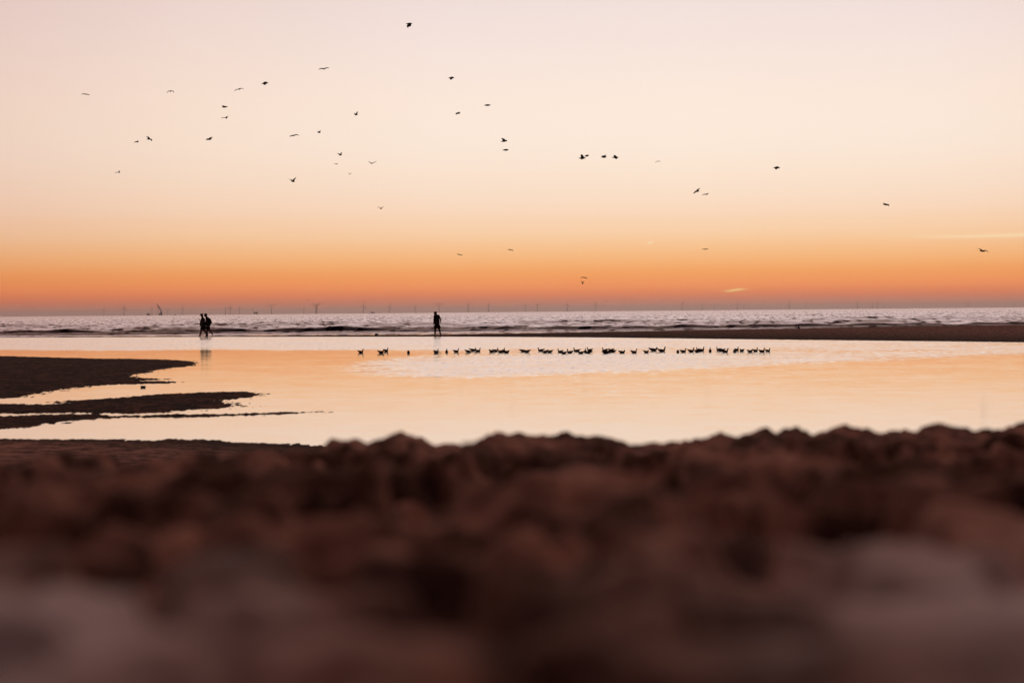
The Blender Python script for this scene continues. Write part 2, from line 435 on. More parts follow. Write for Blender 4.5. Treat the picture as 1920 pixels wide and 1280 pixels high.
# ------------------------------------------------------------------ lagoon
lr = 1 / np.linspace(1 / 14.0, 1 / 215, 420)
LX = (ucols[None, :] / FPX) * lr[:, None]; LY = np.repeat(lr[:, None], len(ucols), 1)
bxl = bearing(LX, LY)
split = np.interp(bxl, BX, np.array(BTOPY))
LY2 = np.minimum(LY, split); LX2 = LX * LY2 / LY
wy = LY2 + 0.05 * LY2 * fbm(LX2 * 0.10, LY2 * 0.05, 4, 52) + 0.022 * LY2 * fbm(LX2 * 0.7, LY2 * 0.12, 4, 53)
pxc = bearing(LX2, LY2); pyc = horizon(pxc) + EYE * FPX / np.maximum(wy, 10)
def band(px_, py_, lo, hi, s1, s2):
    a = np.interp(px_, [p[0] for p in lo], [p[1] for p in lo]); c = np.interp(px_, [p[0] for p in hi], [p[1] for p in hi])
    return sstep(-s1, s1, py_ - a) * (1 - sstep(-s2, s2, py_ - c))
far_r = 1 - sstep(-2.0, 2.0, pyc - np.interp(pxc, [0, 640, 900, 1300, 1920], [656.5, 656.0, 655, 654, 656]))
patch = band(pxc, pyc, [(560, 690), (620, 690), (700, 676), (800, 669), (1000, 665), (1300, 661), (1920, 655)],
             [(560, 690), (640, 694), (700, 701), (850, 706), (1000, 704), (1200, 694), (1450, 682), (1700, 671), (1920, 664)], 6.5, 6.0)
patch *= sstep(590, 900, pxc) ** 0.7
calm_l = 1 - sstep(650, 980, pxc)
streakm = band(pxc, pyc, [(0, 655), (1920, 652)], [(0, 666), (1920, 663)], 3, 3) * sstep(600, 1200, pxc) * 0.5
soft = band(pxc, pyc, [(0, 690), (1920, 660)], [(600, 700), (1000, 745), (1920, 700)], 10, 30) * sstep(640, 1000, pxc) * 0.05
WIND = np.clip(np.maximum.reduce([far_r, patch, streakm, soft]), 0, 1) * (1 - 0.45 * sstep(1000, 1900, pxc)) * (0.8 + 0.35 * sstep(0, 1, 0.5 + fbm(LX2 * 0.3, LY2 * 0.06, 4, 54)))
WATER = water_material('lagoon_water_surface', (0.03, 0.018, 0.014), 0.011, 0.085, 0.058, 0.17, 2.6, 2.2, 0.30, (4.2, 0.8, 0.13))
lag = link('lagoon_water', grid_mesh('lagoon_water', LX2, LY2, np.zeros_like(LX2), {'wind': WIND}), WATER)
tag(lag, kind='structure')

# ------------------------------------------------------------------ sea
sr = np.concatenate([[0, 3], np.arange(5, 34, 0.28), np.arange(34, 235, 0.7), np.arange(235, 620, 1.6), np.arange(620, 2400, 6.0), np.geomspace(2410, 120000, 60)])
scols = np.concatenate([-np.geomspace(30000, 1250, 14), np.arange(-1200, 1201, 4.0), np.geomspace(1250, 30000, 14)])
near_edge = np.interp(960 + scols, BX, BTOPY)
SY = near_edge[None, :] + sr[:, None]
SX = scols[None, :] / FPX * SY
dsh = SY - 198 - 2.5 * noise2(SX * 0.03, SX * 0 + 3.3, 60)      # distance out from the shoreline
fade_s = sstep(2, 30, dsh)
def ridge(pos, h, wf, wb, seed, patchy=0.5, tilt=0.0):
    yy = dsh - pos - 3.0 * noise2(SX * 0.035, SX * 0 + seed, seed) - 0.8 * noise2(SX * 0.13, SX * 0, seed + 5) - tilt * SX
    prof = np.where(yy < 0, np.exp(-(yy / wf) ** 2), np.exp(-(yy / wb) ** 2))
    m = np.clip(0.70 + 1.5 * patchy * noise2(SX * 0.045 + seed, SX * 0, seed + 9) + 0.5 * noise2(SX * 0.3, SX * 0 + 8, seed + 10), 0, 1.25)
    return h * m * prof
SZ = ridge(2.5, 0.12, 0.3, 1.5, 70, 0.9) + ridge(7.0, 0.24, 0.32, 2.2, 69, 0.8) + ridge(12, 0.54, 0.45, 3.5, 71, 0.4) + ridge(20, 0.26, 0.6, 3.5, 72, 1.3, 0.02)
SZ = np.maximum(SZ, 0)
SZ += ridge(36, 0.24, 1.8, 5, 73, 1.6, -0.04) + ridge(56, 0.34, 2.2, 6, 74, 1.7, 0.05) + ridge(84, 0.32, 2.4, 7, 75, 1.8) + ridge(120, 0.32, 3, 8, 76, 1.9, 0.05) + ridge(165, 0.3, 3, 9, 77, 1.9, -0.05)
chop = (0.13 * (0.6 - np.abs(noise2(SX * 0.11, SY * 0.20, 80)) * 2.2) + 0.085 * (0.5 - np.abs(noise2(SX * 0.26 + 5, SY * 0.42, 81)) * 2)
        + 0.05 * fbm(SX * 0.6, SY * 0.8, 2, 82))
gustm = 0.65 + 0.8 * np.clip(fbm(SX * 0.012, SY * 0.018, 3, 83), -0.5, 0.9)
SZ += 2.0 * chop * fade_s * gustm * (1 - sstep(1000, 2400, SY)) + 0.012 * fbm(SX * 0.5, SY * 0.7, 2, 84) * sstep(0, 8, dsh)
WINDS = sstep(-6, 14, dsh) * 0.92 + 0.08
SEA = water_material('sea_water_surface', (0.010, 0.008, 0.010), 0.006, 0.13, 0.04, 0.20, 1.3, 1.2, 0.95, (0.8, 0.35, 0.6), (0.93, 0.87, 0.92, 1))
sea = link('sea_water', grid_mesh('sea_water', SX, SY, SZ + 0.004, {'wind': WINDS}), SEA)
tag(sea, kind='structure')

# ------------------------------------------------------------------ people
SKIN = mat('tanned_skin', (0.16, 0.08, 0.055), 0.6)
CLOTH_D = mat('charcoal_cloth', (0.022, 0.02, 0.024), 0.9)
CLOTH_N = mat('dark_navy_cloth', (0.016, 0.018, 0.028), 0.9)
CLOTH_B = mat('dark_brown_cloth', (0.035, 0.024, 0.02), 0.9)
HAIR = mat('dark_hair', (0.012, 0.009, 0.007), 0.7)
CANVAS = mat('washed_grey_canvas', (0.09, 0.075, 0.075), 0.9)
BLACKP = mat('black_glossy_plastic', (0.01, 0.01, 0.012), 0.3)

def skin_mesh(name, V, E, Rr, m, parent, sub=2):
    me = bpy.data.meshes.new(name + '_cage')
    me.from_pydata([tuple(v) for v in V], E, [])
    o = bpy.data.objects.new(name + '_cage', me); C.objects.link(o)
    sk = o.modifiers.new('skin', 'SKIN'); sk.branch_smoothing = 0.3
    for i, r in enumerate(Rr):
        d = me.skin_vertices[0].data[i]
        d.radius = r if isinstance(r, (tuple, list)) else (r, r)
        d.use_root = (i == 0)
    ss = o.modifiers.new('sub', 'SUBSURF'); ss.levels = sub; ss.render_levels = sub
    bpy.context.view_layer.update()
    ev = o.evaluated_get(bpy.context.evaluated_depsgraph_get())
    nm = bpy.data.meshes.new_from_object(ev)
    nm.name = name
    bpy.data.objects.remove(o, do_unlink=True)
    for p in nm.polygons: p.use_smooth = True
    nm.materials.clear()
    return link(name, nm, m, parent)

def hand(J, E, Rr, w, end, side, curl=0.4):
    """adds a palm and five bent fingers beyond wrist index w"""
    wv = J[w]; d = (end - wv).normalized(); s = (side - d * side.dot(d)).normalized(); n = d.cross(s)
    palm = len(J); J.append(wv + d * 0.06); Rr.append((0.030, 0.022)); E.append((w, palm))
    for k, (off_, ln) in enumerate(((-0.028, 0.060), (-0.010, 0.072), (0.010, 0.068), (0.027, 0.055))):
        a = len(J)
        J.append(wv + d * 0.095 + s * off_); Rr.append(0.010); E.append((palm, a))
        J.append(J[a] + d * ln * 0.55 + n * ln * 0.2 * curl); Rr.append(0.009); E.append((a, a + 1))
        J.append(J[a + 1] + d * ln * 0.35 + n * ln * 0.5 * curl); Rr.append(0.007); E.append((a + 1, a + 2))
    a = len(J)
    J.append(wv + d * 0.035 - s * 0.04); Rr.append(0.011); E.append((palm, a))
    J.append(J[a] + d * 0.045 - s * 0.018 + n * 0.01); Rr.append(0.009); E.append((a, a + 1))

def person(name, base, D, label, head, face, look, shirt_m, shorts_m, hair, cap=False):
    """D: joint name -> (x, y, z) metres relative to base; x is to the right as the camera sees it, y away from it"""
    root = bpy.data.objects.new(name, None); C.objects.link(root); root.location = base
    J = {k: Vector(v) for k, v in D.items()}
    order = ['pelvis', 'waist', 'chest', 'neck', 'head_low', 'head_top']
    rad = {'pelvis': (0.17, 0.15), 'waist': (0.16, 0.14), 'chest': (0.19, 0.15), 'neck': 0.07, 'head_low': (0.14, 0.145), 'head_top': (0.165, 0.17)}
    V, E, Rr, ix = [], [], [], {}
    def add(k, r, par=None):
        ix[k] = len(V); V.append(J[k]); Rr.append(r)
        if par: E.append((ix[par], ix[k]))
    for i, k in enumerate(order): add(k, rad[k], order[i - 1] if i else None)
    face_v = Vector(look).normalized()
    V.append(J['head_low'] * 0.45 + J['head_top'] * 0.55 + face_v * 0.098); Rr.append(0.012); E.append((ix['head_low'], len(V) - 1))   # nose
    V.append(J['head_low'] + face_v * 0.07 - Vector((0, 0, 0.035))); Rr.append(0.020); E.append((ix['head_low'], len(V) - 1))            # chin
    for s in 'LR':
        add('shoulder' + s, 0.080, 'chest'); add('elbow' + s, 0.055, 'shoulder' + s); add('wrist' + s, 0.036, 'elbow' + s)
        add('hip' + s, 0.115, 'pelvis'); add('knee' + s, 0.078, 'hip' + s)
        J['calf' + s] = J['knee' + s] * 0.68 + J['ankle' + s] * 0.32 + Vector((0, 0, 0)); add('calf' + s, 0.072, 'knee' + s)
        add('ankle' + s, 0.050, 'calf' + s); add('heel' + s, 0.045, 'ankle' + s); add('ball' + s, (0.036, 0.024), 'ankle' + s); add('toe' + s, (0.026, 0.014), 'ball' + s)
        hand(V, E, Rr, ix['wrist' + s], J['hand' + s], Vector((0.3, 1, 0.2)), 0.9)
    body = skin_mesh('body', V, E, Rr, SKIN, root)
    # shirt
    V2, E2, R2 = [J['waist'], J['chest'], J['pelvis']], [(0, 1), (0, 2)], [(0.22, 0.22), (0.24, 0.235), (0.225, 0.225)]
    V2.append(J['chest'].lerp(J['neck'], 0.6)); R2.append(0.10); E2.append((1, 3))
    for s in 'LR':
        a = len(V2); V2.append(J['shoulder' + s]); R2.append(0.105); E2.append((1, a))
        V2.append(J['shoulder' + s].lerp(J['elbow' + s], 0.62)); R2.append(0.085); E2.append((a, a + 1))
    skin_mesh('shirt', V2, E2, R2, shirt_m, root)
    # shorts
    V3, E3, R3 = [J['pelvis'] + Vector((0, 0, 0.02)), J['pelvis'] - Vector((0, 0, 0.06))], [(0, 1)], [(0.22, 0.22), (0.22, 0.22)]
    for s in 'LR':
        a = len(V3); V3.append(J['hip' + s]); R3.append(0.145); E3.append((1, a))
        V3.append(J['hip' + s].lerp(J['knee' + s], 0.80)); R3.append(0.14); E3.append((a, a + 1))
    skin_mesh('shorts', V3, E3, R3, shorts_m, root)
    # hair
    if hair:
        up = (J['head_top'] - J['head_low']).normalized()
        hb = MB(); c = J['head_low'].lerp(J['head_top'], 0.75) - face_v * 0.018
        pts = [c - up * 0.085 - face_v * 0.03, c - up * 0.04 - face_v * 0.02, c + up * 0.02 - face_v * 0.008, c + up * 0.07, c + up * 0.098]
        hb.loft(pts, [0.080, 0.108, 0.118, 0.096, 0.04], 16); hb.build('hair', HAIR, root)
    if cap:
        up = (J['head_top'] - J['head_low']).normalized()
        cb = MB(); c = J['head_low'].lerp(J['head_top'], 0.85)
        cb.loft([c - up * 0.01, c + up * 0.04, c + up * 0.078, c + up * 0.095], [0.120, 0.116, 0.084, 0.03], 18)
        fwd = face_v
        cb.loft([c + fwd * 0.05 - up * 0.005, c + fwd * 0.12 - up * 0.012, c + fwd * 0.175 - up * 0.022], [(0.085, 0.014), (0.08, 0.013), (0.04, 0.010)], 12)
        cb.build('cap', CLOTH_D, root)
    tag(root, label, 'person')
    return root

# person standing alone: photo scale of the zoom used to measure him (metres per zoomed pixel)
def mz(x, z, y=0.0, k=0.002640, x0=570, z0=950): return ((x - x0) * k, y, (z0 - z) * k)
pm = at_y(820, 627.3, 170.0); gz = ground(pm.x, 170.0)
man = person('person', (pm.x, 170.0, gz - 0.005), {
    'pelvis': mz(565, 640), 'waist': mz(560, 555), 'chest': mz(548, 455), 'neck': mz(530, 398, 0.0), 'head_low': mz(523, 370), 'head_top': mz(520, 338),
    'shoulderL': mz(497, 430), 'elbowL': mz(484, 545, -0.02), 'wristL': mz(478, 640, -0.08), 'handL': mz(474, 690, -0.1),
    'shoulderR': mz(612, 425), 'elbowR': mz(655, 520, 0.03), 'wristR': mz(668, 598, -0.03), 'handR': mz(664, 650, -0.06),
    'hipL': mz(532, 665), 'kneeL': mz(513, 810, -0.06), 'ankleL': mz(508, 925, 0.0), 'heelL': mz(510, 940, 0.04), 'ballL': mz(502, 945, -0.10), 'toeL': mz(500, 948, -0.17),
    'hipR': mz(600, 665), 'kneeR': mz(626, 800, -0.04), 'ankleR': mz(655, 915, 0.06), 'heelR': mz(655, 930, 0.10), 'ballR': mz(664, 940, -0.03), 'toeR': mz(668, 942, -0.09)},
    'person standing alone by the sea with legs apart, in a short-sleeved top and wide shorts',
    None, None, (-0.25, -1, -0.1), CLOTH_D, CLOTH_B, True)

def cz(x, z, y=0.0, k=0.003964, x0=400, z0=697): return ((x - x0) * k, y, (z0 - z) * k)
pc = at_y(380.6, 630.6, 180.0); gz = ground(pc.x, 180.0)
w1 = person('person', (pc.x, 180.0, gz - 0.005), {
    'pelvis': cz(398, 490), 'waist': cz(400, 440), 'chest': cz(400, 365), 'neck': cz(392, 318), 'head_low': cz(382, 298), 'head_top': cz(382, 274),
    'shoulderL': cz(398, 345, -0.16), 'elbowL': cz(384, 400, -0.2), 'wristL': cz(356, 378, -0.12), 'handL': cz(342, 368, -0.1),
    'shoulderR': cz(402, 345, 0.16), 'elbowR': cz(412, 405, 0.2), 'wristR': cz(390, 440, 0.15), 'handR': cz(375, 450, 0.12),
    'hipL': cz(392, 500, -0.09), 'kneeL': cz(366, 585, -0.09), 'ankleL': cz(348, 668, -0.08), 'heelL': cz(352, 685, -0.08), 'ballL': cz(322, 690, -0.08), 'toeL': cz(306, 691, -0.08),
    'hipR': cz(404, 500, 0.09), 'kneeR': cz(432, 578, 0.09), 'ankleR': cz(466, 655, 0.08), 'heelR': cz(470, 672, 0.08), 'ballR': cz(446, 688, 0.08), 'toeR': cz(430, 691, 0.08)},
    'person in a peaked cap and shorts walking to the left, ahead of a companion',
    None, None, (-1, -0.05, -0.25), CLOTH_N, CLOTH_D, False, True)
w2 = person('person', (pc.x - 0.05, 180.35, gz - 0.005), {
    'pelvis': cz(497, 490), 'waist': cz(500, 430), 'chest': cz(492, 360), 'neck': cz(470, 315), 'head_low': cz(450, 296), 'head_top': cz(451, 276),
    'shoulderL': cz(486, 345, -0.17), 'elbowL': cz(470, 410, -0.2), 'wristL': cz(448, 455, -0.15), 'handL': cz(440, 480, -0.12),
    'shoulderR': cz(490, 345, 0.17), 'elbowR': cz(480, 420, 0.2), 'wristR': cz(460, 465, 0.15), 'handR': cz(450, 490, 0.12),
    'hipL': cz(494, 505, 0.09), 'kneeL': cz(474, 590, 0.09), 'ankleL': cz(484, 665, 0.08), 'heelL': cz(490, 685, 0.08), 'ballL': cz(462, 691, 0.08), 'toeL': cz(446, 692, 0.08),
    'hipR': cz(500, 505, -0.09), 'kneeR': cz(534, 575, -0.09), 'ankleR': cz(580, 635, -0.08), 'heelR': cz(593, 640, -0.08), 'ballR': cz(586, 665, -0.08), 'toeR': cz(576, 678, -0.08)},
    'bare-headed person in shorts bending forward mid-stride, close behind the capped walker',
    None, None, (-1, -0.05, -0.45), CLOTH_D, CLOTH_B, True)
# backpack on the second walker
bp_ = bpy.data.objects.new('backpack', None); C.objects.link(bp_); bp_.location = w2.location
m_ = MB(); m_.loft([cz(520, 345), cz(534, 375), cz(546, 415), cz(552, 440), cz(545, 455)], [(0.11, 0.05), (0.135, 0.085), (0.14, 0.10), (0.12, 0.08), (0.07, 0.03)], 14)
m_.build('pack', CLOTH_D, bp_)
for sgn in (-1, 1):
    s_ = MB(); s_.loft([cz(522, 350, 0.09 * sgn), cz(500, 330, 0.11 * sgn), cz(472, 345, 0.12 * sgn), cz(466, 380, 0.14 * sgn), cz(492, 430, 0.14 * sgn), cz(540, 440, 0.1 * sgn)], [(0.02, 0.008)] * 6, 8)
    s_.build('strap', CLOTH_D, bp_)
tag(bp_, 'dark slouching backpack worn by the walker who bends forward', 'backpack')
# shoulder bag and phone of the first walker
sb = bpy.data.objects.new('shoulder_bag', None); C.objects.link(sb); sb.location = w1.location
m_ = MB(); m_.loft([cz(380, 484, -0.27), cz(378, 478, -0.27), cz(379, 440, -0.27), cz(382, 404, -0.26), cz(383, 398, -0.26)], [(0.03, 0.08), (0.05, 0.118), (0.055, 0.12), (0.04, 0.105), (0.02, 0.09)], 14)
m_.build('pouch', CANVAS, sb)
s_ = MB(); s_.loft([cz(364, 402, -0.26), cz(380, 370, -0.25), cz(398, 333, -0.16), cz(408, 340, 0.0), cz(414, 372, -0.20), cz(402, 402, -0.26)], [(0.015, 0.006)] * 6, 8)
s_.build('strap', CLOTH_D, sb)
tag(sb, 'grey canvas shoulder bag hanging at the side of the capped walker', 'bag')
ph = bpy.data.objects.new('selfie_stick', None); C.objects.link(ph); ph.location = w1.location
MB().loft([cz(350, 374, -0.11), cz(302, 345, -0.11)], [0.009, 0.006], 8).build('rod', BLACKP, ph)
MB().loft([cz(305, 350, -0.11), cz(298, 341, -0.11)], [(0.04, 0.006), (0.04, 0.006)], 4).build('phone', BLACKP, ph)
tag(ph, 'thin stick held out in front of the capped walker', 'stick')

# ------------------------------------------------------------------ gulls on the water
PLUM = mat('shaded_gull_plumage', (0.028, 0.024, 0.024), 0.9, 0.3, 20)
ORD = 'zeroth first second third fourth fifth sixth seventh eighth ninth tenth eleventh twelfth thirteenth fourteenth fifteenth sixteenth seventeenth eighteenth nineteenth'.split()
TENS = {2: 'twent', 3: 'thirt', 4: 'fort', 5: 'fift', 6: 'sixt', 7: 'sevent'}
def ordinal(n):
    if n < 20: return ORD[n]
    t, u_ = divmod(n, 10)
    return TENS[t] + 'ieth' if u_ == 0 else TENS[t] + 'y-' + ORD[u_]
def gull_mesh(kind):
    """floating gull, x forward, waterline at z = 0, one continuous skin"""
    m = MB()
    if kind == 'alert':
        pts = [(-.205, 0, .088), (-.17, 0, .066), (-.12, 0, .046), (-.06, 0, .030), (0, 0, .022), (.06, 0, .024), (.10, 0, .040), (.118, 0, .070), (.123, 0, .100), (.126, 0, .126), (.134, 0, .142), (.148, 0, .146), (.163, 0, .140), (.176, 0, .136), (.194, 0, .130)]
        rr = [(.006, .004), (.022, .010), (.040, .024), (.056, .040), (.062, .046), (.056, .044), (.042, .036), (.026, .024), (.019, .018), (.018, .018), (.021, .023), (.021, .023), (.014, .016), (.006, .008), (.002, .003)]
    elif kind == 'resting':
        pts = [(-.215, 0, .105), (-.18, 0, .078), (-.12, 0, .050), (-.06, 0, .032), (0, 0, .024), (.06, 0, .028), (.095, 0, .045), (.112, 0, .068), (.120, 0, .086), (.128, 0, .098), (.142, 0, .102), (.156, 0, .098), (.170, 0, .092), (.186, 0, .086)]
        rr = [(.006, .004), (.020, .010), (.040, .024), (.056, .040), (.062, .046), (.058, .044), (.044, .036), (.030, .028), (.024, .024), (.023, .024), (.021, .022), (.014, .015), (.006, .008), (.002, .003)]
    else:                                         # head tucked down
        pts = [(-.205, 0, .080), (-.16, 0, .060), (-.10, 0, .042), (-.04, 0, .030), (.02, 0, .026), (.07, 0, .030), (.105, 0, .038), (.130, 0, .044), (.150, 0, .040), (.168, 0, .030), (.184, 0, .020)]
        rr = [(.006, .004), (.024, .012), (.044, .030), (.058, .044), (.062, .046), (.054, .040), (.036, .028), (.024, .022), (.018, .017), (.008, .008), (.003, .003)]
    m.loft(pts, rr, 12)
    for s in (-1, 1):                             # folded wing tips crossing over the tail
        m.loft([(.05, .035 * s, .060), (-.04, .042 * s, .064), (-.12, .026 * s, .074), (-.18, .004 * s, .094), (-.235, -.012 * s, .112 if kind != 'tucked' else .095)],
               [(.006, .012), (.016, .024), (.014, .018), (.008, .010), (.002, .003)], 8)
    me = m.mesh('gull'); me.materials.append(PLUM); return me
GM = {k: gull_mesh(k) for k in ('alert', 'resting', 'tucked')}
FLOAT = [  # x, waterline y, length in photo px, facing, kind
 (676.7, 661, 8.5, 'R', 'alert'), (714.5, 661.5, 12, 'R', 'resting'), (723.8, 658.5, 8.5, 'R', 'alert'), (765.8, 661.5, 5, 'A', 'resting'), (818, 661.5, 7, 'R', 'alert'),
 (837.5, 660.5, 4.5, 'A', 'alert'), (855.5, 660, 9.5, 'R', 'alert'), (878, 660, 10.5, 'R', 'tucked'), (887, 657.5, 14, 'R', 'resting'), (896, 659, 10, 'R', 'alert'),
 (922, 659.5, 10, 'L', 'resting'), (929.5, 658.5, 8.5, 'R', 'alert'), (938.3, 660.5, 8, 'L', 'resting'), (944.5, 659, 6.5, 'A', 'alert'), (950, 661.3, 7.5, 'L', 'resting'),
 (981, 658.8, 13, 'R', 'tucked'), (988, 660.2, 11, 'L', 'tucked'), (1014, 658, 12.5, 'L', 'alert'), (1022, 661, 11, 'L', 'tucked'), (1030.6, 660.5, 10, 'L', 'resting'),
 (1050.3, 660.5, 9, 'L', 'alert'), (1057.5, 663, 9, 'L', 'resting'), (1068.5, 661.5, 11, 'L', 'alert'), (1081, 659, 12.5, 'L', 'alert'), (1089.2, 662.5, 10, 'L', 'resting'),
 (1097.7, 660, 6, 'A', 'alert'), (1103, 661.8, 14, 'L', 'tucked'), (1105.5, 657.7, 9, 'L', 'alert'), (1134, 658.5, 10, 'L', 'alert'), (1135.7, 662.7, 11, 'R', 'tucked'),
 (1140.6, 661, 7, 'L', 'alert'), (1145.5, 658, 10, 'L', 'resting'), (1148.5, 660.3, 11.5, 'L', 'tucked'), (1166.5, 661.7, 11, 'R', 'resting'), (1188.9, 661.5, 9.5, 'R', 'alert'),
 (1211.8, 661, 7.5, 'R', 'resting'), (1225.5, 657.5, 16, 'R', 'resting'), (1241, 658.8, 16, 'R', 'alert'), (1271, 660.7, 5.5, 'A', 'resting'), (1281.2, 660, 12, 'R', 'alert'),
 (1296, 659.5, 12.5, 'R', 'alert'), (1307, 660, 9, 'R', 'tucked'), (1309, 657.6, 6, 'L', 'alert'), (1315.5, 658, 11, 'R', 'alert'), (1331.6, 659, 4.5, 'A', 'alert'), (1347.6, 657, 9, 'L', 'alert'),
 (1353, 657.8, 10, 'L', 'resting'), (1359.5, 660.5, 12, 'R', 'alert'), (1377.4, 659.7, 5, 'A', 'resting'), (1381.5, 657, 6, 'R', 'alert'), (1391, 658.5, 7.5, 'L', 'resting'),
 (1406.5, 660, 10.5, 'R', 'resting'), (1416.6, 659, 9, 'R', 'alert'), (1428.8, 660, 12, 'R', 'alert'), (1439.7, 659, 5.5, 'R', 'alert')]
FLOAT.sort()
for i, (px, py, ln, face, kind) in enumerate(FLOAT):
    p = at_z(px, py + 0.4)
    big = 1.18 if ln > 15 else (1.0 if ln > 9 else 0.95)
    o = bpy.data.objects.new('floating_gull', GM[kind]); C.objects.link(o)
    cosv = min(1.0, ln * p.y / FPX / (0.40 * big))
    if face == 'A': yaw = R(90) + random.uniform(-.2, .2)
    else:
        yaw = math.acos(max(cosv, 0.25)) * random.choice((-1, 1)) * 0.85
        if face == 'L': yaw = math.pi - yaw
    o.location = (p.x, p.y, 0.004); o.rotation_euler = (0, 0, yaw)
    o.scale = (big, big, big * random.uniform(0.96, 1.08))
    look = {'alert': 'neck up', 'resting': 'neck drawn in', 'tucked': 'head held low'}[kind]
    fd = {'R': 'facing right', 'L': 'facing left', 'A': 'seen end-on'}[face]
    tag(o, '%s gull from the left on the lagoon, %s, %s' % (ordinal(i + 1), fd, look), 'gull', 'gulls floating on the lagoon')

# ------------------------------------------------------------------ gulls in the air
def flying(zm, H, T, LE, LT, B, RE, RT, chord=1.0, Dmax=330, body=1.0, name='flying_gull', Dfix=None, flip=1):
    ox, oy, s = zm
    P = {k: Vector((ox + v[0] / s, oy + v[1] / s)) for k, v in dict(H=H, T=T, LE=LE, LT=LT, B=B, RE=RE, RT=RT).items()}
    L = {('B', 'LE'): .21, ('LE', 'LT'): .27, ('B', 'RE'): .21, ('RE', 'RT'): .27, ('T', 'H'): .40}
    D = Dmax
    for (a, c), l in L.items():
        ln = (P[a] - P[c]).length
        if ln > 0.3: D = min(D, 0.97 * l * FPX / ln)
    if Dfix: D = Dfix
    D = max(D, 45)
    W3 = {k: at_y(v.x, v.y, D) for k, v in P.items()}
    o0 = W3['B'].copy()
    for k in W3: W3[k] = W3[k] - o0
    def depth(a, c, l):
        pr = math.hypot(W3[c].x - W3[a].x, W3[c].z - W3[a].z)
        return math.sqrt(max(l * l - pr * pr, 0))
    # wings: left one away from the camera, right one towards it
    W3['LE'].y = flip * depth('B', 'LE', .21); W3['LT'].y = W3['LE'].y + flip * 0.8 * depth('LE', 'LT', .27)
    W3['RE'].y = -flip * depth('B', 'RE', .21); W3['RT'].y = W3['RE'].y - flip * 0.8 * depth('RE', 'RT', .27)
    dd = depth('T', 'H', .40)
    W3['H'].y = -dd * 0.5; W3['T'].y = dd * 0.5
    H3, T3 = W3['H'], W3['T']; bd = (H3 - T3).normalized()
    m = MB()
    k = body
    m.loft([T3, T3.lerp(H3, .15), T3.lerp(H3, .35), T3.lerp(H3, .6), T3.lerp(H3, .78), T3.lerp(H3, .88), H3 - bd * 0.012, H3 + bd * .03],
           [(.030 * k, .006 * k), (.028 * k, .018 * k), (.044 * k, .042 * k), (.050 * k, .052 * k), (.036 * k, .038 * k), (.028 * k, .030 * k), (.010, .012), .003], 10)
    for e, t in (('LE', 'LT'), ('RE', 'RT')):
        B3 = H3.lerp(T3, .35); E3 = W3[e]; X3 = W3[t]
        st = [B3, B3.lerp(E3, .5), E3, E3.lerp(X3, .35), E3.lerp(X3, .7), X3]
        ch = [.15, .165, .155, .135, .095, .03]
        sweep = [0, .012, .012, -.006, -.03, -.06]
        base = len(m.v)
        for q, c_, sw in zip(st, ch, sweep):
            c_ *= chord
            span = (X3 - B3).normalized(); nrm = bd.cross(span)
            nrm = nrm.normalized() if nrm.length > 0.05 else Vector((0, 0, 1))
            th = c_ * (0.26 if chord < 1 else 0.15)
            m.v += [q + bd * (c_ * .38 + sw * .0), q + nrm * th + bd * c_ * .12, q - bd * c_ * .62, q - nrm * th + bd * c_ * .12]
        for i_ in range(len(st) - 1):
            for j in range(4):
                a = base + i_ * 4 + j; c2 = base + i_ * 4 + (j + 1) % 4
                m.f.append((a, c2, c2 + 4, a + 4))
        m.f.append((base, base + 1, base + 2, base + 3)); n_ = base + 4 * (len(st) - 1); m.f.append((n_, n_ + 1, n_ + 2, n_ + 3))
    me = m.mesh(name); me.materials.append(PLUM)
    o = link(name, me); o.location = o0
    return o, ox + B[0] / s, oy + B[1] / s
Z1 = (100, 80, 6); Z2 = (370, 100, 6); Z3 = (520, 230, 7.53); Z4 = (740, 20, 6.4); Z5 = (900, 180, 10.667); Z6 = (1060, 270, 9.6); Z7 = (1280, 290, 9.6); Z8 = (1630, 360, 7.68); Z9 = (1060, 500, 24); Z10 = (840, 450, 13.714)
ZA = (200, 305, 36.57); ZB = (1300, 455, 42.67)
